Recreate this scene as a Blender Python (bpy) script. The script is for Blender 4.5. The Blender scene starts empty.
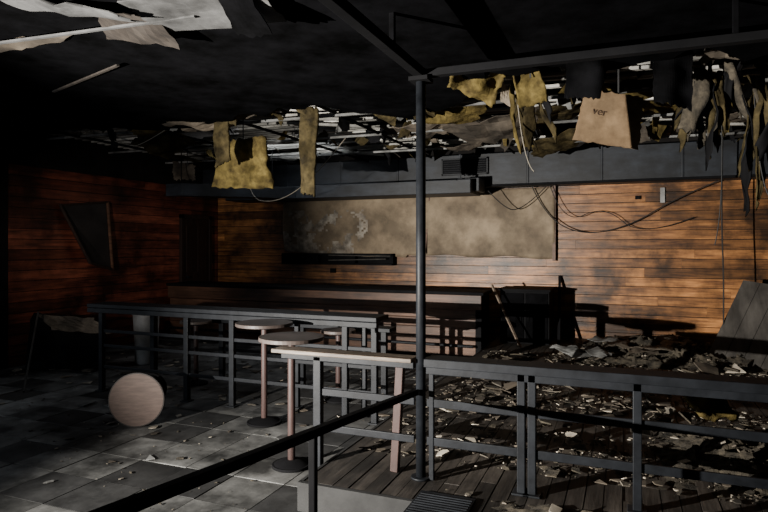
import bpy, bmesh, math, random
from mathutils import Vector, Matrix, noise
R = random.Random(7)

# ------------------------------------------------------------------ materials
def pmat(name, c1, c2, rough=.8, scale=4, stretch=(1,1,1), island=0., bump=.2, metal=0., dirt=.0, dirtscale=1.2, spec=.4, lo=.35, hi=.65):
    m = bpy.data.materials.new(name); m.use_nodes = True
    nt = m.node_tree; N = nt.nodes; L = nt.links
    b = N['Principled BSDF']
    tc = N.new('ShaderNodeTexCoord'); mp = N.new('ShaderNodeMapping')
    mp.inputs['Scale'].default_value = stretch
    L.new(tc.outputs['Object'], mp.inputs['Vector'])
    geo = N.new('ShaderNodeNewGeometry')
    no = N.new('ShaderNodeTexNoise'); no.noise_dimensions = '4D'
    no.inputs['Scale'].default_value = scale; no.inputs['Detail'].default_value = 8; no.inputs['Roughness'].default_value = .65
    L.new(mp.outputs[0], no.inputs['Vector'])
    if island:
        mu = N.new('ShaderNodeMath'); mu.operation = 'MULTIPLY'; mu.inputs[1].default_value = 37
        L.new(geo.outputs['Random Per Island'], mu.inputs[0]); L.new(mu.outputs[0], no.inputs['W'])
    cr = N.new('ShaderNodeValToRGB')
    cr.color_ramp.elements[0].position = lo; cr.color_ramp.elements[1].position = hi
    cr.color_ramp.elements[0].color = (*c2, 1); cr.color_ramp.elements[1].color = (*c1, 1)
    L.new(no.outputs['Fac'], cr.inputs['Fac'])
    col = cr.outputs['Color']
    def mult(sock, fac):
        vm = N.new('ShaderNodeVectorMath'); vm.operation = 'SCALE'
        L.new(sock, vm.inputs[0]); L.new(fac, vm.inputs['Scale']); return vm.outputs[0]
    if island:
        mr = N.new('ShaderNodeMapRange'); mr.inputs['To Min'].default_value = 1-island; mr.inputs['To Max'].default_value = 1+island*.6
        L.new(geo.outputs['Random Per Island'], mr.inputs['Value']); col = mult(col, mr.outputs[0])
    if dirt:
        n2 = N.new('ShaderNodeTexNoise'); n2.inputs['Scale'].default_value = dirtscale; n2.inputs['Detail'].default_value = 8; n2.inputs['Roughness'].default_value = .62
        L.new(tc.outputs['Object'], n2.inputs['Vector'])
        m2 = N.new('ShaderNodeMapRange'); m2.inputs['From Min'].default_value = .38; m2.inputs['From Max'].default_value = .62
        m2.inputs['To Min'].default_value = 1-dirt; m2.inputs['To Max'].default_value = 1
        L.new(n2.outputs['Fac'], m2.inputs['Value']); col = mult(col, m2.outputs[0])
    L.new(col, b.inputs['Base Color'])
    b.inputs['Roughness'].default_value = rough; b.inputs['Metallic'].default_value = metal
    b.inputs['Specular IOR Level'].default_value = spec
    if bump:
        bp = N.new('ShaderNodeBump'); bp.inputs['Strength'].default_value = bump; bp.inputs['Distance'].default_value = .02
        L.new(no.outputs['Fac'], bp.inputs['Height']); L.new(bp.outputs[0], b.inputs['Normal'])
    return m

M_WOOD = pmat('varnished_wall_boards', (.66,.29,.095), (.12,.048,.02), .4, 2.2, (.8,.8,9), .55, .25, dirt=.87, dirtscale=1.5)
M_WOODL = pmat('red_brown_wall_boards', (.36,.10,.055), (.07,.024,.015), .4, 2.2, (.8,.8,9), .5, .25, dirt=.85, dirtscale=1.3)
M_BARWOOD = pmat('bar_wood', (.22,.11,.065), (.07,.035,.02), .5, 2, (.8,.8,8), .3, .2, dirt=.5)
M_BLACK = pmat('black_paint', (.010,.010,.011), (.005,.005,.006), .8, 3, dirt=.3, spec=.1)
M_CEIL = pmat('sooty_ceiling', (.007,.007,.008), (.002,.002,.002), 1, 3, spec=0)
M_PLASTER = pmat('dark_plaster', (.02,.018,.017), (.008,.0075,.0075), .9, 2, spec=.1)
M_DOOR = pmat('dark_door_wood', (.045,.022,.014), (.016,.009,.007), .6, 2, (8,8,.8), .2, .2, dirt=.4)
M_RAIL = pmat('rail_paint', (.015,.017,.021), (.006,.007,.009), .5, 9, bump=.1, spec=.22)
M_DUCT = pmat('duct_metal', (.026,.032,.043), (.009,.011,.015), .55, 3, (1,1,3), bump=.15, dirt=.65, dirtscale=2.5)
M_TILE = pmat('tile_light', (.24,.24,.233), (.075,.075,.072), .6, 5, island=.35, bump=.15, dirt=.88, dirtscale=1.5)
M_TILED = pmat('tile_dark', (.06,.06,.06), (.02,.02,.02), .6, 6, island=.3, bump=.15, dirt=.6)
M_SUB = pmat('subfloor', (.04,.036,.032), (.018,.016,.015), .9, 5)
M_DECK = pmat('deck_planks', (.10,.085,.072), (.028,.024,.021), .6, 2.5, (8,.8,1), .4, .3, dirt=.75, dirtscale=1.5)
M_DECKF = pmat('deck_face', (.03,.03,.03), (.013,.013,.013), .7, 4)
M_TAN = pmat('tan_sheet', (.42,.325,.215), (.20,.15,.10), .75, 1.6, bump=.25, dirt=.55, dirtscale=1.9)
M_STAIN = pmat('dried_plaster_stain', (.58,.53,.45), (.25,.20,.15), .9, 5, bump=.3, dirt=.6, dirtscale=5)
M_KRAFT = pmat('kraft_paper', (.30,.20,.11), (.15,.095,.05), .8, 3, bump=.3, dirt=.5, dirtscale=4)
M_YEL = pmat('yellow_insulation', (.24,.18,.06), (.06,.045,.02), .95, 7, bump=1., spec=.05, dirt=.65, dirtscale=5)
M_YELD = pmat('sooty_insulation', (.10,.078,.036), (.022,.018,.011), .95, 8, bump=1., spec=.05, dirt=.6, dirtscale=5)
M_BOARD = pmat('torn_ceiling_board', (.22,.18,.135), (.05,.04,.03), .85, 2.5, island=.5, bump=.3, dirt=.7, dirtscale=3)
M_WHITEB = pmat('white_board', (.34,.34,.33), (.09,.09,.086), .8, 2.5, island=.5, bump=.2, dirt=.8, dirtscale=2.5)
M_GREYT = pmat('grey_ceiling_tile', (.17,.17,.168), (.05,.05,.05), .85, 2.5, bump=.2, dirt=.75, dirtscale=2.5)
M_LATH = pmat('lath', (.78,.76,.70), (.28,.27,.24), .8, 3, (1,6,1), .6, .2, dirt=.7, dirtscale=1.4)
M_JOIST = pmat('joist', (.05,.04,.032), (.02,.016,.013), .8, 3, (6,1,1))
M_CHIP = pmat('plaster_chips', (.46,.41,.33), (.11,.09,.07), .9, 6, island=.9, bump=.2)
M_RUB = pmat('rubble', (.12,.10,.07), (.025,.022,.017), .95, 14, bump=1., dirt=.6, dirtscale=3)
M_TTOP = pmat('table_top', (.15,.12,.11), (.065,.05,.043), .45, 5, bump=.1, dirt=.4)
M_DISC = pmat('tabletop_laminate', (.115,.080,.067), (.070,.048,.040), .6, 9, (1,1,6), bump=.05)
M_EDGE = pmat('tabletop_edge_band', (.030,.022,.020), (.018,.014,.012), .5, 5, bump=0)
M_POST = pmat('rusty_post', (.07,.040,.036), (.033,.020,.018), .55, 8, (1,1,.4), bump=.2)
M_RTOP = pmat('rail_wood_top', (.30,.24,.185), (.10,.07,.05), .5, 3, (1,8,8), bump=.2, dirt=.5, dirtscale=3)
M_WHITE = pmat('white_plastic', (.50,.50,.49), (.24,.24,.23), .5, 4, dirt=.4)
M_GREYP = pmat('grey_panel', (.10,.092,.082), (.04,.036,.032), .8, 2, (4,1,.6), bump=.3, dirt=.5)
M_WIRE = pmat('wire_sheath', (.02,.02,.02), (.01,.01,.01), .6, 3, bump=0)
M_WIREL = pmat('wire_light', (.3,.27,.22), (.15,.13,.1), .6, 3, bump=0)
M_INK = pmat('ink', (.06,.035,.02), (.045,.03,.018), .8, 3, bump=0)
M_GLASS = pmat('dark_hardboard', (.03,.026,.025), (.013,.012,.012), .6, 3, bump=.1)

# ------------------------------------------------------------------ mesh builder
class MB:
    def __init__(s): s.bm = bmesh.new(); s.mats = []
    def mi(s, m):
        if m not in s.mats: s.mats.append(m)
        return s.mats.index(m)
    def hexa(s, c, m):
        v = [s.bm.verts.new(p) for p in c]; k = s.mi(m)
        for f in ((0,3,2,1),(4,5,6,7),(0,1,5,4),(1,2,6,5),(2,3,7,6),(3,0,4,7)):
            fc = s.bm.faces.new([v[i] for i in f]); fc.material_index = k
    def box(s, x0,x1,y0,y1,z0,z1,m):
        s.hexa([(x0,y0,z0),(x1,y0,z0),(x1,y1,z0),(x0,y1,z0),(x0,y0,z1),(x1,y0,z1),(x1,y1,z1),(x0,y1,z1)], m)
    def beam(s, p, q, w, h, m, up=(0,0,1)):
        p = Vector(p); q = Vector(q); d = (q-p).normalized(); u = Vector(up)
        if abs(d.dot(u)) > .98: u = Vector((0,1,0))
        a = d.cross(u).normalized()*w/2; b = a.cross(d).normalized()*h/2
        s.hexa([p-a-b,p+a-b,p+a+b,p-a+b,q-a-b,q+a-b,q+a+b,q-a+b], m)
    def cyl(s, p, q, r, m, n=20, r2=None):
        p = Vector(p); q = Vector(q); d = (q-p).normalized(); r2 = r if r2 is None else r2
        u = Vector((0,0,1)) if abs(d.z) < .9 else Vector((1,0,0))
        a = d.cross(u).normalized(); b = d.cross(a); k = s.mi(m)
        A = [s.bm.verts.new(p+(a*math.cos(t)+b*math.sin(t))*r) for t in [2*math.pi*i/n for i in range(n)]]
        B = [s.bm.verts.new(q+(a*math.cos(t)+b*math.sin(t))*r2) for t in [2*math.pi*i/n for i in range(n)]]
        for i in range(n):
            f = s.bm.faces.new([A[i],A[(i+1)%n],B[(i+1)%n],B[i]]); f.material_index = k; f.smooth = n < 40
        for ring in (A, B):
            f = s.bm.faces.new(ring); f.material_index = k
    def sheet(s, c, w, h, rot, m, curl=.0, jag=.12, rough=.02, th=.012, nx=12, ny=9, seed=0, fuzz=0.):
        """torn, bent slab; hangs down from c (top centre); quad outline with torn edges"""
        r = random.Random(seed*7+1); k = s.mi(m)
        Rm = Matrix.Rotation(rot[2],3,'Z') @ Matrix.Rotation(rot[1],3,'Y') @ Matrix.Rotation(rot[0],3,'X')
        c = Vector(c); G = []
        co = [(r.uniform(-1,1)*jag*w, r.uniform(-1,1)*jag*h) for _ in range(4)]
        for side in (0,1):
            L = []
            for j in range(ny+1):
                row = []
                for i in range(nx+1):
                    u,v = i/nx, j/ny
                    x = (u-.5)*w; z = -v*h
                    ww = ((1-u)*(1-v),u*(1-v),(1-u)*v,u*v)
                    x += sum(a*b_[0] for a,b_ in zip(ww,co)); z += sum(a*b_[1] for a,b_ in zip(ww,co))
                    if i in (0,nx): x += noise.noise(Vector((seed,i*3.1,j*1.3)))*jag*w*.35
                    if j in (0,ny): z += noise.noise(Vector((seed+9,i*1.1,j*2.7)))*jag*h*.6
                    y = curl*w*math.sin(x/w*2.4+seed)+ curl*h*v**2 + rough*noise.noise(Vector((x*6,z*6,seed)))*3
                    if side:
                        y += th*(1+.9*noise.noise(Vector((x*9,z*9,seed+5))))*(.55 if (i in (0,nx) or j in (0,ny)) else 1)
                    elif fuzz: y -= fuzz*abs(noise.noise(Vector((x*14,z*14,seed+2))))
                    row.append(s.bm.verts.new(c+Rm@Vector((x,y,z))))
                L.append(row)
            G.append(L)
        def F(a,b,c_,d):
            f = s.bm.faces.new((a,b,c_,d)); f.material_index = k; f.smooth = bool(fuzz)
        for j in range(ny):
            for i in range(nx):
                F(G[0][j][i],G[0][j][i+1],G[0][j+1][i+1],G[0][j+1][i])
                F(G[1][j][i],G[1][j+1][i],G[1][j+1][i+1],G[1][j][i+1])
        for i in range(nx):
            F(G[0][0][i],G[1][0][i],G[1][0][i+1],G[0][0][i+1]); F(G[0][ny][i],G[0][ny][i+1],G[1][ny][i+1],G[1][ny][i])
        for j in range(ny):
            F(G[0][j][0],G[0][j+1][0],G[1][j+1][0],G[1][j][0]); F(G[0][j][nx],G[1][j][nx],G[1][j+1][nx],G[0][j+1][nx])
        return Rm
    def shard(s, c, r, th, m, rnd, tilt=.2):
        n = rnd.randint(3,6); k = s.mi(m); el = rnd.uniform(.4,1)
        Rm = Matrix.Rotation(rnd.uniform(0,6.28),3,'Z') @ Matrix.Rotation(rnd.uniform(-tilt,tilt),3,'X')
        pts = [Vector((math.cos(t)*r*rnd.uniform(.6,1.1), math.sin(t)*r*el*rnd.uniform(.6,1.1),0)) for t in [6.283*i/n for i in range(n)]]
        c = Vector(c)+Vector((0,0,r*tilt*.3))
        A = [s.bm.verts.new(c+Rm@p) for p in pts]; B = [s.bm.verts.new(c+Rm@(p+Vector((0,0,th)))) for p in pts]
        fs = [s.bm.faces.new(A[::-1]), s.bm.faces.new(B)]
        for i in range(n): fs.append(s.bm.faces.new((A[i],A[(i+1)%n],B[(i+1)%n],B[i])))
        for f in fs: f.material_index = k
    def done(s, name, bevel=0):
        bmesh.ops.recalc_face_normals(s.bm, faces=s.bm.faces)
        me = bpy.data.meshes.new(name); s.bm.to_mesh(me); s.bm.free()
        for m in s.mats: me.materials.append(m)
        o = bpy.data.objects.new(name, me); bpy.context.scene.collection.objects.link(o)
        if bevel:
            b = o.modifiers.new('bevel','BEVEL'); b.width = bevel; b.segments = 2; b.limit_method = 'ANGLE'
        return o

def wire(name, pts, r=.004, m=None):
    cu = bpy.data.curves.new(name,'CURVE'); cu.dimensions = '3D'; cu.bevel_depth = r; cu.bevel_resolution = 2
    sp = cu.splines.new('NURBS'); sp.points.add(len(pts)-1)
    for i,p in enumerate(pts): sp.points[i].co = (*p,1)
    sp.use_endpoint_u = True; sp.order_u = 3
    cu.materials.append(m or M_WIRE)
    o = bpy.data.objects.new(name, cu); bpy.context.scene.collection.objects.link(o); return o

XL, XR, YB, YF, ZC = -7.45, 3.2, 9.72, -3.5, 2.85
DX, DZ = -1.84, .17   # platform edge / height

# ------------------------------------------------------------------ shell
b = MB(); b.box(XL-.2,XR+.2,YF-.2,YB+.2,-.15,-.012,M_SUB)
ts = .41; y = YF
while y < YB:
    x = XL
    while x < XR:
        if not (x > DX and y > 2.4) and R.random() > .03:
            j = lambda: R.uniform(-.002,.002)
            b.box(x+.004,min(x+ts-.004,XR),y+.004,min(y+ts-.004,YB),-.012+j(),-.002+j(), M_TILED if R.random()<.24 else M_TILE)
        x += ts
    y += ts
b.done('floor')

def boards_x(b, x0,x1,yf,z0,z1,h,m,face=-1):
    z = z0
    while z < z1-.02:
        x = x0-R.uniform(0,2)
        while x < x1:
            L = R.uniform(1.6,3.4); a = max(x,x0); e = min(x+L,x1)
            dj = R.uniform(0,.004)
            if e > a+.02: b.box(a+.001,e-.001,yf-.018-dj,yf+.01,z+.004,min(z+h-.005,z1),m)
            x += L
        z += h
b = MB(); b.box(XL-.2,XR+.2,YB+.01,YB+.2,0,3.5,M_PLASTER)
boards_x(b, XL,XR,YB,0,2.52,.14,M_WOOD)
b.done('wall_back')
b = MB(); b.box(XL-.2,XL,2.6,YB,0,3.5,M_PLASTER); b.box(XL-.2,XL,YF,.9,0,3.5,M_PLASTER)
b.box(XL-.2,XL,.9,2.6,0,.95,M_PLASTER); b.box(XL-.2,XL,.9,2.6,2.35,3.5,M_PLASTER)
z = 0
while z < 2.6:
    y = 5.4-R.uniform(0,1)
    while y < YB-.03:
        L = R.uniform(1.5,3); a=max(y,5.4); e=min(y+L,YB-.03)
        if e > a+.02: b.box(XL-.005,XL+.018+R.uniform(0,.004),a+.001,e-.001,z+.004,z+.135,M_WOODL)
        y += L
    z += .14
b.done('wall_left')
b = MB(); b.box(XR,XR+.2,YF,YB,0,3.5,M_PLASTER); b.done('wall_right')
b = MB(); b.box(XL-.2,XR+.2,YF-.2,YF,0,3.5,M_PLASTER); b.done('wall_front')
b = MB()
for yy in (.9,1.75,2.54): b.box(XL-.12,XL-.04,yy,yy+.06,.95,2.35,M_BLACK)
for zz in (.95,2.29): b.box(XL-.12,XL-.04,.9,2.6,zz,zz+.06,M_BLACK)
b.done('added_window_1', .005)  # window added out of view to go with the floor fill light
b = MB(); b.box(XL+.03,XL+.07,8.65,9.35,.01,2.08,M_DOOR)  # door added to darken the shaded column beside the corner
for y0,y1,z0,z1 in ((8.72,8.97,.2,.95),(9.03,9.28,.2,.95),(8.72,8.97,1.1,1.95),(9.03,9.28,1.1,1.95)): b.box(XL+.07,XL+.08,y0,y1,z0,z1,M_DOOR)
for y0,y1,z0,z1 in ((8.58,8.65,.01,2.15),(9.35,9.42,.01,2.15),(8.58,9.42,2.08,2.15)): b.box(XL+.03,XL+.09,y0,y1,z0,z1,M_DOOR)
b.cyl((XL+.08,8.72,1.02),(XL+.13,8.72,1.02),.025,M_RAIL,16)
b.done('added_dark_door_1', .004)

b = MB(); b.box(XL-.2,XR+.2,YF-.2,YB+.2,3.36,3.5,M_CEIL)
st = .1
x = XL
def edge(x): return 5.0 + .9*noise.noise(Vector((x*.8,3,1))) + .35*noise.noise(Vector((x*3.3,7,2))) + .12*noise.noise(Vector((x*9,7,2))) - (.5 if x>-1 else 0)
while x < XR:
    e0, e1 = edge(x), edge(x+st)
    c = [(x,YF,ZC),(x+st,YF,ZC),(x+st,e1,ZC),(x,e0,ZC)]
    b.hexa(c+[(p[0],p[1],ZC+.03) for p in c], M_CEIL)
    x += st
b.done('ceiling')

b = MB()
for i in range(18):
    xx = XL+.3+i*.6
    b.box(xx,xx+.05,4.2,YB-.01,3.18,3.36,M_JOIST)
b.done('ceiling_joists')
b = MB()
y = 4.3
while y < 9.1:
    x = XL+.1
    while x < XR-.2:
        L = R.uniform(.5,2.6)
        if R.random() < .78:
            s1 = R.uniform(-.18,.0) if R.random()<.25 else 0
            e = min(x+L,XR-.05)
            b.beam((x,y,3.13),(e,y+R.uniform(-.03,.03),3.13+s1),.05,.028,M_LATH)
        x += L+R.uniform(.02,.35)
    y += R.uniform(.10,.17)
b.done('ceiling_lath')
b = MB()
for yy,x0,x1 in ((5.6,-7.2,3),(6.8,-7.2,3),(8.0,-7.2,3)):
    b.beam((x0,yy,2.98),(x1,yy,2.93+R.uniform(-.05,.05)),.025,.025,M_WHITEB)
for xx in (-6.4,-5.2,-4,-2.8,-1.6,-.4,.8,2):
    b.beam((xx,5.0,2.97),(xx+R.uniform(-.1,.1),9.0,2.97),.022,.03,M_BLACK)
    for yy in (5.6,6.8,8.0): b.beam((xx,yy,2.95),(xx,yy,3.36),.006,.006,M_WIRE)
b.done('ceiling_grid')

# soffit/duct on back wall
b = MB()
b.box(XL+.03,XR-.01,9.22,YB-.03,2.52,3.02,M_DUCT)
xx = XL+.8
while xx < XR:
    b.box(xx,xx+.035,9.205,9.23,2.515,3.03,M_DUCT); xx += 1.05
b.box(XL+.03,XR-.01,9.19,9.24,2.50,2.535,M_BLACK)
b.box(-6.4,-2.1,8.55,9.2,2.36,2.56,M_DUCT)
b.box(-2.35,-2.02,8.75,9.15,2.40,2.60,M_DUCT)
b.done('ventilation_duct', .008)
b = MB()
gx0,gx1,gz0,gz1 = -2.72,-1.98,2.70,2.96
b.box(gx0,gx1,9.185,9.215,gz0,gz1,M_BLACK)
for (a,c,d,e) in ((gx0,gx1,gz0,gz0+.02),(gx0,gx1,gz1-.02,gz1),(gx0,gx0+.02,gz0,gz1),(gx1-.02,gx1,gz0,gz1)):
    b.box(a,c,9.165,9.19,d,e,M_RAIL)
for i in range(6):
    zz = gz0+.04+i*.034
    b.hexa([(gx0+.03,9.17,zz),(gx1-.03,9.17,zz),(gx1-.03,9.185,zz+.012),(gx0+.03,9.185,zz+.012),(gx0+.03,9.17,zz+.004),(gx1-.03,9.17,zz+.004),(gx1-.03,9.185,zz+.016),(gx0+.03,9.185,zz+.016)],M_RAIL)
b.done('vent_grille')
b = MB(); b.hexa([(-6.3,7.0,2.32),(-6.0,7.0,2.32),(-5.0,8.54,2.36),(-5.5,8.54,2.36),(-6.3,7.0,2.50),(-6.0,7.0,2.50),(-5.0,8.54,2.54),(-5.5,8.54,2.54)],M_DUCT)
for px,py in ((-6.1,7.1),(-5.3,8.3)): b.cyl((px,py,2.48),(px,py,3.36),.008,M_BLACK,8)
b.done('branch_duct', .006)

# sheet on the back wall
b = MB(); nx,ny = 120,30; G=[]; k=b.mi(M_TAN); k2=b.mi(M_STAIN)
for j in range(ny+1):
    row=[]
    for i in range(nx+1):
        u=i/nx; v=j/ny
        x=-5.88+u*4.85; z=(2.50)-(v)*(1.02+.09*u)
        if j == ny: z += .03*noise.noise(Vector((x*2,j,3)))-.05*math.sin(u*3.14)*(u<.5)
        yy = 9.64-.05*abs(noise.noise(Vector((x*1.1,z*.6,1))))-.06*math.sin(v*3.1)*(1+noise.noise(Vector((x*.8,2,2))))-.012*abs(noise.noise(Vector((x*5+z*3,z*1.5,7))))
        row.append(b.bm.verts.new((x,yy,z)))
    G.append(row)
for j in range(ny):
    for i in range(nx):
        f=b.bm.faces.new((G[j][i],G[j][i+1],G[j+1][i+1],G[j+1][i])); f.smooth=True
        c=f.calc_center_median(); q=noise.noise(Vector((c.x*2.3,c.z*3,4)))+.5*noise.noise(Vector((c.x*8,c.z*8,4)))+.3*noise.noise(Vector((c.x*20,c.z*20,4)))
        f.material_index = k2 if (c.x<-4.2 and c.z<2.22 and q>.12-(c.x<-4.8)*.08) else k
for xs,xe in ((-3.12,-3.05),): b.beam((xs,9.55,1.46),(xe,9.60,2.46),.012,.006,M_BARWOOD)
b.beam((-1.04,9.62,1.36),(-1.04,9.62,2.52),.035,.03,M_BARWOOD)
o=b.done('wall_sheet_panel'); sm=o.modifiers.new('t','SOLIDIFY'); sm.thickness=.01; sm.offset=1

b = MB(); b.box(-5.88,-3.68,9.52,9.66,1.25,1.28,M_BLACK); b.box(-5.88,-3.68,9.52,9.66,1.42,1.45,M_BLACK); b.box(-5.88,-3.68,9.64,9.69,1.25,1.45,M_BLACK)
for xx in (-5.88,-5.15,-4.42,-3.71): b.box(xx,xx+.03,9.52,9.66,1.25,1.45,M_BLACK)
b.beam((-4.9,9.50,1.33),(-3.8,9.50,1.36),.03,.02,M_GREYP)
b.beam((-4.9,9.5,1.42),(-3.72,9.5,1.41),.02,.02,M_GREYP)
b.done('wall_shelf', .004)

# bar
b = MB()
b.box(XL+.12,-1.82,8.15,8.78,.90,.945,M_BLACK)
b.box(XL+.12,-1.86,8.19,8.24,.70,.90,M_BARWOOD)
b.box(XL+.12,-1.92,8.27,8.7,0,.74,M_BLACK)
z=.04
while z<.70:
    b.box(XL+.12,-1.92,8.245,8.275,z,z+.125,M_BARWOOD); z+=.13
b.box(-1.95,-1.86,8.22,8.72,0,.90,M_BLACK)
b.cyl((XL+.13,8.1,.2),(-1.95,8.1,.2),.02,M_RAIL)
for xx in (-7,-5.5,-4,-2.4): b.beam((xx,8.1,.2),(xx,8.26,.2),.02,.02,M_RAIL)
b.done('bar_counter', .006)
b = MB()
b.box(-1.72,-1.02,8.82,9.4,DZ,.93,M_BLACK); b.box(-1.75,-1.0,8.80,9.42,.93,.96,M_BLACK)
b.box(-1.70,-1.38,8.805,8.82,.24,.9,M_CEIL); b.box(-1.35,-1.04,8.805,8.82,.24,.9,M_CEIL)
b.cyl((-1.42,8.79,.5),(-1.42,8.79,.65),.008,M_BLACK,8); b.cyl((-1.31,8.79,.5),(-1.31,8.79,.65),.008,M_BLACK,8)
b.done('bar_cabinet', .005)
b = MB(); b.beam((-1.35,8.35,DZ+.02),(-1.80,8.6,1.03),.035,.02,M_RTOP); b.done('broken_timber_strip')
b = MB(); b.beam((-.90,8.9,DZ),(-.96,9.66,1.12),.04,.03,M_BLACK); b.done('propped_black_bar')

# ------------------------------------------------------------------ platform
b = MB()
XP = XR-.02
b.box(DX+.02,XP,3.2,YB-.04,-.01,DZ-.025,M_DECKF); b.box(-1.08,XP,2.1,3.2,-.01,DZ-.025,M_DECKF)
b.box(DX,DX+.02,3.18,YB-.04,-.01,DZ,M_DECKF); b.box(DX,-1.08,3.16,3.19,-.01,DZ,M_DECKF)
x = DX+.02
while x < XP-.01:
    y = 3.19 if x < -1.1 else 2.1
    while y < YB-.04:
        L=R.uniform(1.2,3.0); e=min(y+L,YB-.04)
        dz=R.uniform(-.003,.003)
        b.box(x+.003,min(x+.097,XP),y+.002,e-.002,DZ-.025,DZ-.002+dz,M_DECK); y=e
    x += .1
b.done('raised_platform')
b = MB(); b.box(-1.10,-.78,2.12,3.3,DZ,DZ+.012,M_RAIL)
for i in range(38): b.box(-1.09,-.79,2.14+i*.03,2.148+i*.03,DZ+.012,DZ+.018,M_RAIL)
b.done('ramp_tread_plate')

# ------------------------------------------------------------------ railings
def flange(b,x,y,z): b.box(x-.05,x+.05,y-.05,y+.05,z,z+.012,M_RAIL)
b = MB(); Y=4.95
b.box(-5.5,-2.05,Y-.06,Y+.24,.915,.955,M_RAIL); b.beam((-5.5,Y-.03,.885),(-2.05,Y-.03,.885),.05,.05,M_RAIL)
for x in (-5.34,-4.18,-3.62,-2.38,-2.09): b.beam((x,Y,0),(x,Y,.92),.055,.05,M_RAIL); flange(b,x,Y,0)
for x in (-4.8,): b.beam((x,Y+.2,0),(x,Y+.2,.92),.06,.06,M_RAIL); flange(b,x,Y+.2,0)
for x in (-3.0,-2.28): b.beam((x,Y+.2,0),(x,Y+.2,.92),.045,.045,M_RAIL); flange(b,x,Y+.2,0)
for z in (.66,.50,.27): b.beam((-5.34,Y,z),(-2.09,Y,z),.02,.035,M_RAIL)
b.done('bar_railing', .004)

b = MB(); Y=5.95
b.beam((-4.6,Y,.70),(-2.3,Y,.70),.2,.04,M_RAIL)
for x in (-4.5,-3.4,-2.4): b.beam((x,Y,0),(x,Y,.7),.06,.06,M_RAIL)
b.beam((-4.5,Y,.35),(-2.4,Y,.35),.03,.04,M_RAIL)
b.done('drink_shelf', .004)

b = MB(); Y=3.5
b.box(-2.2,-1.21,Y-.07,Y+.07,.882,.907,M_RTOP)
b.beam((-2.15,Y,.86),(-1.21,Y,.86),.05,.04,M_RAIL)
b.beam((-1.88,Y,.0),(-1.88,Y,.87),.055,.05,M_RAIL)
b.beam((-1.31,Y+.02,.85),(-1.36,Y+.05,DZ),.05,.05,M_POST)
for z in (.637,.404): b.beam((-1.88,Y,z),(-1.21,Y,z),.02,.045,M_RAIL)
b.done('wood_topped_railing', .004)

b = MB()
b.box(-1.13,3.15,Y-.07,Y+.10,.865,.915,M_RAIL); b.beam((-1.13,Y,.84),(3.15,Y,.84),.05,.05,M_RAIL)
for z in (.637,.404): b.beam((-1.13,Y,z),(3.15,Y,z),.02,.05,M_RAIL)
b.beam((-1.10,Y,DZ),(-1.10,Y,.86),.03,.03,M_RAIL)
for x in (-.56,-.50,.054,.70,1.4,2.1,2.8): b.beam((x,Y,DZ),(x,Y,.87),.045,.05,M_RAIL); flange(b,x,Y,DZ)
b.done('platform_railing', .004)

b = MB(); b.cyl((-1.17,3.5,DZ),(-1.17,3.5,2.63),.03,M_RAIL,24); b.cyl((-1.17,3.5,DZ),(-1.17,3.5,DZ+.012),.06,M_RAIL)
b.box(-1.23,-1.11,3.44,3.56,2.60,2.625,M_BLACK)
b.done('support_pole')
b = MB(); b.box(-1.20,-1.14,-2,3.54,2.625,2.68,M_BLACK); b.box(-1.14,3.15,3.47,3.53,2.625,2.67,M_BLACK)
for yy in (-1,1,3): b.box(-1.185,-1.155,yy,yy+.03,2.68,2.85,M_CEIL)
for xx in (.5,2.4): b.box(xx,xx+.03,3.49,3.51,2.67,2.85,M_CEIL)
b.done('ceiling_beam', .004)

b = MB(); b.beam((-1.19,3.45,.705),(-1.19,.5,.995),.04,.035,M_BLACK)
b.beam((-1.19,2.17,0),(-1.19,2.17,.82),.03,.03,M_BLACK); b.beam((-1.19,.7,0),(-1.19,.7,.96),.03,.03,M_BLACK)
b.done('ramp_handrail', .004)

# ------------------------------------------------------------------ tables
def ptable(name, x,y,z,r, mtop=M_TTOP, base=.75):
    b = MB()
    b.cyl((x,y,z-.028),(x,y,z),r,mtop,48); b.cyl((x,y,z-.05),(x,y,z-.028),r*.5,M_RAIL,24,r*.6)
    b.cyl((x,y,.02),(x,y,z-.04),.027,M_POST,20)
    b.cyl((x,y,.0),(x,y,.02),r*base,M_BLACK,32); b.cyl((x,y,.02),(x,y,.05),r*base*.9,M_BLACK,32,.04)
    return b.done(name, .003)
ptable('pedestal_table', -3.02,4.60,.905,.255,base=.6)
ptable('pedestal_table', -2.25,3.78,.94,.235,base=.6)
ptable('bar_stool', -4.60,5.6,.73,.18)
ptable('bar_stool', -2.75,5.55,.73,.18)

b = MB(); c=Vector((-3.99,4.07,.239)); d=Vector((-.48,.877,-.02)).normalized()
b.cyl(c-d*.002,c+d*.004,.228,M_DISC,64); b.cyl(c,c+d*.034,.237,M_EDGE,64); b.cyl(c+d*.034,c+d*.06,.13,M_RAIL,24,.1)
b.cyl(c+d*.05,c+d*.42,.027,M_POST); b.cyl(c+d*.42,c+d*.45,.05,M_BLACK,32,.13); b.cyl(c+d*.45,c+d*.47,.15,M_BLACK,32)
b.done('tipped_pedestal_table')

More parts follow.
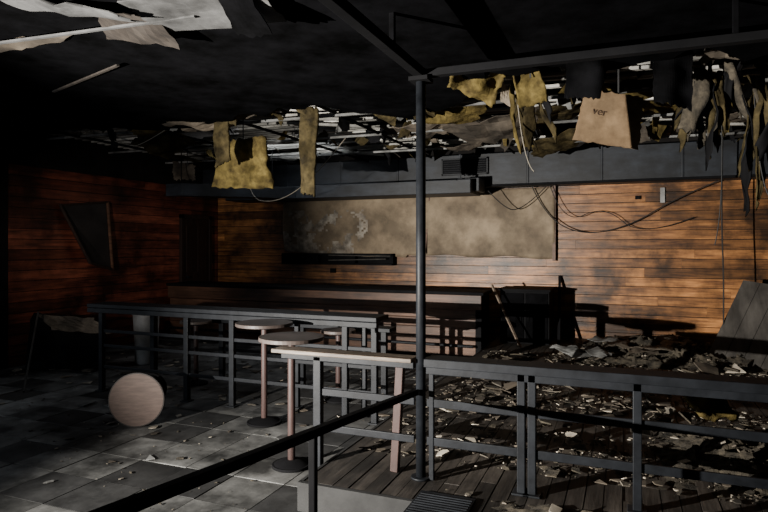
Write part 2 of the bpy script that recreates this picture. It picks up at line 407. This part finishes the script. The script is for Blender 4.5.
# ------------------------------------------------------------------ hanging insulation and ceiling scraps
def hang(name, c,w,h,rot,m,curl=.1,th=.05,jag=.12,rough=.02,seed=0,fuzz=.03):
    b=MB(); Rm=b.sheet(c,w,h,rot,m,curl,jag,rough,th,16,14,seed,fuzz)
    b.beam(Vector(c)+Vector((0,.03,-.06)),(c[0],c[1]+.03,3.36),.012,.006,M_WIRE)
    o=b.done(name); return o,Rm
def shreds(name,c,n,sp,L0,L1,mats,seed):
    b=MB(); r=random.Random(seed)
    for i in range(n):
        x=c[0]+r.uniform(-sp,sp); y=c[1]+r.uniform(-sp,sp)*.6
        b.sheet((x,y,c[2]+r.uniform(-.05,.05)),r.uniform(.02,.09),r.uniform(L0,L1),(r.uniform(-.15,.25),r.uniform(-.35,.35),r.uniform(-.8,.8)),r.choice(mats),.3,.3,.02,.02,4,9,seed*40+i,.01)
    b.beam((c[0],c[1],c[2]-.05),(c[0],c[1],3.36),.03,.01,M_BLACK)
    return b.done(name)
hang('insulation_batt',(-3.86,5.44,2.74),.66,.50,(.15,.05,.3),M_YEL,.10,.08,.10,.03,3)
hang('insulation_batt',(-3.84,5.06,2.98),.17,.56,(0,0,.3),M_YELD,.1,.05,.10,.02,4)
hang('insulation_batt',(-2.95,5.28,2.92),.17,.84,(0,.02,.2),M_YELD,.05,.06,.08,.02,5)
hang('insulation_batt',(-.95,4.4,2.92),.42,.30,(.6,.45,.5),M_YEL,.3,.05,.15,.05,6)
hang('insulation_batt',(-.66,4.5,2.90),.20,.26,(.2,-.1,.3),M_YEL,.2,.05,.15,.04,8)
shreds('shredded_insulation',(-.80,5.05,2.95),9,.10,.25,.55,[M_YELD,M_YEL,M_BLACK],9)
shreds('shredded_insulation',(.62,5.43,2.92),26,.15,.2,.55,[M_YELD,M_YELD,M_BLACK,M_RUB],10)
shreds('shredded_insulation',(.95,5.25,2.70),14,.12,.3,.70,[M_BLACK,M_YELD,M_RUB],11)
c0=Vector((-.06,5.12,2.78)); rt=(.1,.22,.30)
o,Rm=hang('kraft_faced_insulation',c0,.46,.40,rt,M_KRAFT,0.0,.06,.10,.003,12,0)
tx=bpy.data.curves.new('print','FONT'); tx.body='ver'; tx.size=.085; tx.extrude=.0005; tx.materials.append(M_INK)
to=bpy.data.objects.new('printed_word',tx); bpy.context.scene.collection.objects.link(to)
to.parent=o
M4=(Rm@Matrix.Rotation(math.radians(90),3,'X')).to_4x4(); M4.translation=c0+Rm@Vector((-.17,-.006,-.17)); to.matrix_local=M4
hang('torn_ceiling_scrap',(-6.1,7.2,2.84),.36,.30,(.3,.2,.6),M_BOARD,.2,.012,.2,.03,14,0)
hang('torn_black_felt',(-.25,4.3,2.95),.26,.38,(0,.05,.3),M_CEIL,.1,.01,.12,.02,17,0)
hang('torn_black_felt',(.30,4.5,2.95),.24,.42,(0,-.05,.3),M_CEIL,.1,.01,.12,.02,18,0)

b = MB()
fr = [(-4.1,4.8,.9,.5),(-4.9,5.2,.8,.5),(-5.6,5.8,.7,.6),(-2.6,4.6,.9,.5),(-2.0,5.0,.7,.6),(-1.4,4.3,.5,.3),(-2.4,6.6,.9,.4),(-1.3,6.3,.9,.5),(-.3,6.4,.9,.5),(.5,6.6,.8,.6),(1.2,6.2,.8,.5),
      (-6.2,6.6,.8,.5),(-2.2,7.8,.9,.4),(-.9,7.8,.8,.4),(.4,7.9,.9,.4),(1.5,7.4,.9,.5),(.9,4.8,.9,.5),(1.5,5.2,.7,.5),(-.1,5.6,.6,.4),(-1.7,5.7,.7,.4)]
for i,(x,y,w,h) in enumerate(fr):
    mm = R.choice([M_BOARD,M_BOARD,M_YELD,M_YEL,M_BOARD])
    b.sheet((x,y,R.uniform(2.95,3.08)),w,h,(R.uniform(1.2,1.5),R.uniform(-.12,.12),R.uniform(-.5,.6)),mm,.10,.25,.02,.015,12,8,i+30)
for i in range(250):
    x=R.uniform(-6.0,2.4); y=R.uniform(4.6,8.8); w=R.uniform(.04,.20)
    mm = R.choice([M_BOARD,M_YELD,M_WHITEB,M_BLACK,M_YELD,M_YEL])
    args=(R.uniform(2.98,3.14),R.uniform(.05,.22),R.uniform(-.2,1.3),R.uniform(-.6,.6),R.uniform(-1,1))
    if -5.6<x<-3.6 and y>5.8 and i%4: continue
    b.sheet((x,y,args[0]),w,args[1],args[2:],mm,.25,.35,.03,.01,5,4,i+100)
b.done('sagging_ceiling_fragments')

b = MB()
b.sheet((-1.98,2.30,2.82),.78,.42,(1.50,.02,.1),M_GREYT,.01,.10,.004,.012,9,6,201)
b.sheet((-2.50,2.45,2.81),.34,.30,(1.40,.1,.4),M_JOIST,.04,.2,.01,.012,9,6,202)
b.sheet((-3.3,2.5,2.82),.5,.12,(1.4,-.1,.1),M_BOARD,.03,.3,.01,.012,9,6,203)
b.sheet((-2.6,2.2,2.81),.6,.12,(1.48,.1,.3),M_GREYT,.02,.3,.01,.012,9,6,204)
b.sheet((-1.75,2.45,2.80),.18,.25,(1.2,.1,.3),M_CEIL,.03,.3,.01,.012,9,6,206)
b.beam((-3.6,2.46,2.81),(-2.1,2.55,2.80),.02,.012,M_GREYT)
b.beam((-4.3,3.5,2.84),(-3.2,3.1,2.82),.02,.012,M_JOIST)
b.done('loose_ceiling_tiles')

# ------------------------------------------------------------------ wires
wire('hanging_wire',[(-5.9,5.6,2.9),(-5.5,5.5,2.78),(-5.1,5.3,2.74),(-4.6,5.2,2.9)],.005,M_WIREL)
wire('hanging_wire',[(-5.6,8.0,2.98),(-5.3,7.6,2.3),(-4.5,7.2,2.18),(-3.8,7.0,2.5),(-3.3,6.9,2.98)],.005,M_WIREL)
wire('hanging_wire',[(-1.4,9.55,2.6),(-1.2,9.5,2.1),(-.7,9.55,1.75),(0,9.6,1.85),(.7,9.6,2.3),(1.2,9.55,2.5)],.008)
wire('hanging_wire',[(-1.1,9.5,2.55),(-.9,9.5,1.9),(-.3,9.55,2.2),(.2,9.6,1.7),(.9,9.6,2.0)],.006)
wire('hanging_wire',[(-2.1,9.1,2.6),(-1.8,9.2,2.2),(-1.5,9.4,2.1),(-1.1,9.5,2.55)],.007)
wire('hanging_wire',[(1.15,8.8,3.0),(1.13,8.8,2.0),(1.17,8.8,1.0),(1.15,8.8,DZ)],.009)
wire('hanging_wire',[(.9,5.3,2.9),(.92,5.3,2.1),(1.1,5.3,1.8),(1.0,5.3,1.4)],.005)
wire('hanging_wire',[(.7,5.45,2.8),(.72,5.4,1.9),(.65,5.4,1.6)],.004)
wire('hanging_wire',[(-.85,5.05,2.9),(-.8,5.05,2.3),(-.7,5.0,2.2)],.004,M_WIREL)
b=MB(); b.box(.46,.52,9.66,9.695,2.22,2.44,M_WHITE); b.done('wall_notice_strip')
b=MB(); b.box(.12,.19,9.65,9.70,2.28,2.33,M_BLACK); b.box(-4.95,-4.85,9.66,9.70,1.10,1.18,M_BLACK); b.done('wall_switch_box')

# ------------------------------------------------------------------ left side things
b = MB()
x0=XL+.03
P=[Vector((x0,6.12,2.16)),Vector((x0,6.95,2.26)),Vector((x0+.06,6.99,1.22)),Vector((x0+.14,6.50,1.34))]
off=Vector((.02,0,0))
b.hexa([P[0],P[1],P[2],P[3],P[0]+off,P[1]+off,P[2]+off,P[3]+off],M_GLASS)
for a,c in ((0,1),(1,2),(2,3),(3,0)): b.beam(P[a]+off*1.5,P[c]+off*1.5,.04,.03,M_BARWOOD if a==1 else M_DOOR)
b.done('loose_wall_hardboard', .004)
b = MB()
b.cyl((-6.05,6.35,0),(-6.05,6.35,.66),.14,M_WHITE,32,.17); b.cyl((-6.05,6.35,.66),(-6.05,6.35,.69),.185,M_WHITE,32); b.cyl((-6.05,6.35,.69),(-6.05,6.35,.74),.17,M_WHITE,32,.06)
b.done('white_waste_bin', .004)
b = MB(); b.sheet((-6.75,5.75,.66),1.15,.68,(-.30,0,.2),M_BLACK,.05,.08,.02,.02,9,7,301)
b.sheet((-6.55,5.62,.68),.85,.16,(-.5,.05,.2),M_BOARD,.03,.3,.02,.012,9,6,302); b.done('collapsed_panelling')
b = MB(); b.beam((-6.1,4.6,.0),(-6.9,5.4,.75),.02,.02,M_GREYP); b.done('fallen_trim_strip')

b = MB()
def lean(m,s0=0,s1=1):
    A=Vector((.96,8.6,DZ)).lerp(Vector((1.75,7.55,DZ)),s0); B=Vector((.96,8.6,DZ)).lerp(Vector((1.75,7.55,DZ)),s1)
    C=Vector((1.45,9.15,1.12)).lerp(Vector((2.25,8.1,1.02)),s0); D=Vector((1.45,9.15,1.12)).lerp(Vector((2.25,8.1,1.02)),s1)
    n=(B-A).cross(C-A).normalized()*.025
    b.hexa([A,B,B+n,A+n,C,D,D+n,C+n],m)
for i in range(5): lean(M_GREYP,i*.2,i*.2+.192)
b.beam((2.0,8.8,DZ),(1.82,8.62,1.02),.05,.05,M_BLACK)
b.done('tilted_plank_panel')

# ------------------------------------------------------------------ debris
rr = random.Random(11)
def blocked(x,y): return (-1.9<x<-.85 and y>8.1)
b = MB()
for i in range(6500):
    x = rr.uniform(-1.7,2.6); y = 3.8+5.5*rr.random()
    if noise.noise(Vector((x*1.3,y*1.3,5)))+.4*noise.noise(Vector((x*4,y*4,5))) < -.08 and rr.random()<.8 or blocked(x,y): continue
    s_ = .008+.06*rr.random()**4
    b.shard((x,y,DZ+.003),s_,.006,rr.choice([M_CHIP,M_RUB,M_BOARD]),rr,.5)
for i in range(150):
    x = rr.uniform(-1.4,2.4); y = rr.uniform(4.6,9.2)
    if blocked(x,y): continue
    b.shard((x,y,DZ+.02),rr.uniform(.05,.16),.012,rr.choice([M_CHIP,M_BOARD,M_RUB,M_RUB]),rr,.6)
for i in range(260):
    x = rr.uniform(-1.05,1.5); y = rr.uniform(2.2,3.4)
    b.shard((x,y,DZ+.002),.008+.03*rr.random()**2,.005,rr.choice([M_CHIP,M_RUB]),rr,.4)
b.done('plaster_debris')
b = MB()
for i in range(620):
    x = rr.uniform(-6.5,-1.95); y = rr.uniform(1.3,5)
    if noise.noise(Vector((x*.9,y*.9,2)))<-.05: continue
    b.shard((x,y,.001),.005+.05*rr.random()**5,.004,rr.choice([M_CHIP,M_BOARD,M_RUB]),rr,.3)
for i in range(300):
    x = rr.uniform(-7.2,-1.95); y = rr.uniform(5,8)
    b.shard((x,y,.001),.01+.09*rr.random()**2,.006,rr.choice([M_CHIP,M_BOARD]),rr,.3)
b.done('scattered_chips')
b = MB()
for (x,y,s_) in ((-5.0,4.45,.16),(-4.75,4.5,.1),(-3.3,3.5,.07),(-2.9,2.6,.06),(-3.6,2.9,.05),(-2.6,4.3,.10)): b.shard((x,y,.004),s_,.006,M_WHITEB,rr,.08)
b.done('fallen_paper')

def heap(name,x0,x1,y0,y1,z,h,seed,n=70):
    b=MB(); k=b.mi(M_RUB); G=[]
    for j in range(n+1):
        row=[]
        for i in range(n+1):
            u,v=i/n,j/n; x=x0+(x1-x0)*u; y=y0+(y1-y0)*v
            e=(math.sin(math.pi*u)**.5)*(math.sin(math.pi*v)**.7)
            hh=h*e*(.45+.7*noise.noise(Vector((x*2.5,y*2.5,seed)))+.5*noise.noise(Vector((x*9,y*9,seed)))+.35*noise.noise(Vector((x*25,y*25,seed))))
            row.append(b.bm.verts.new((x,y,z-.01+max(0,hh))))
        G.append(row)
    for j in range(n):
        for i in range(n):
            f=b.bm.faces.new((G[j][i],G[j][i+1],G[j+1][i+1],G[j+1][i])); f.material_index=k
    for _ in range(200):
        u,v=rr.uniform(.15,.85),rr.uniform(.15,.85)
        p=G[int(v*n)][int(u*n)].co; b.shard(p,.008+.045*rr.random()**2,.01,rr.choice([M_CHIP,M_RUB,M_BOARD]),rr,.9)
    return b.done(name)
heap('rubble_heap',-.75,1.8,2.5,3.42,DZ,.13,3)
heap('rubble_heap',.2,2.8,3.9,5.4,DZ,.16,8)
heap('rubble_heap',-.6,1.6,7.6,9.6,DZ,.20,12)
b=MB(); b.sheet((.55,5.3,.44),.30,.26,(-1.1,.1,.4),M_YEL,.1,.12,.03,.06,12,9,401,.02); b.done('fallen_insulation')
b=MB()
for i in range(11):
    x=rr.uniform(-.6,.9); y=rr.uniform(7.9,9.2); a=rr.uniform(0,3.1)
    b.sheet((x,y,DZ+.12),rr.uniform(.3,.8),rr.uniform(.2,.4),(1.46,rr.uniform(-.08,.08),a),rr.choice([M_WHITEB,M_BOARD,M_BOARD]),.03,.25,.02,.01,7,5,i+500)
b.done('fallen_plasterboard')

# ------------------------------------------------------------------ light
def light(name,kind,loc,target,energy,color,**kw):
    l=bpy.data.lights.new(name,kind); l.energy=energy; l.color=color
    for k_,v_ in kw.items(): setattr(l,k_,v_)
    o=bpy.data.objects.new(name,l); o.location=loc
    o.rotation_euler=(Vector(target)-Vector(loc)).to_track_quat('-Z','Y').to_euler()
    bpy.context.scene.collection.objects.link(o); return o
light('key_and_fill_spot','SPOT',(-4.0,-.3,1.26),(1.0,9.7,2.05),4800,(1,.95,.87),spot_size=math.radians(73),spot_blend=.85,shadow_soft_size=.012)  # unseen spot, added where the table shadows on the wall suggest a lamp
light('key_and_fill_spot','SPOT',(-3.6,-.2,1.5),(-7.4,7.9,1.75),600,(1,.92,.86),spot_size=math.radians(26),spot_blend=.9,shadow_soft_size=.03)  # second spot, added only to brighten the left wall boards
light('floor_fill_light','AREA',(XL+.02,1.75,1.65),(-2.5,3.0,.3),34,(.82,.9,1),shape='RECTANGLE',size=1.6,size_y=1.3)  # area fill added out of view to brighten the floor tiles
light('added_ceiling_area_light','AREA',(-4.9,7.9,3.34),(-4.9,7.9,0),30,(.9,.95,1),shape='RECTANGLE',size=1.5,size_y=1.1)  # area light added below the solid ceiling slab for assumed daylight; no hole modelled
w=bpy.data.worlds.new('world'); bpy.context.scene.world=w; w.use_nodes=True
w.node_tree.nodes['Background'].inputs[0].default_value=(.5,.6,.8,1); w.node_tree.nodes['Background'].inputs[1].default_value=.02

# ------------------------------------------------------------------ camera
cd=bpy.data.cameras.new('camera'); cd.sensor_width=36; cd.lens=36*600/768; cd.shift_y=-11/768; cd.clip_start=.05
co=bpy.data.objects.new('camera',cd); co.location=(0,0,1.6); co.rotation_euler=(math.radians(90),0,math.radians(22))
bpy.context.scene.collection.objects.link(co); bpy.context.scene.camera=co
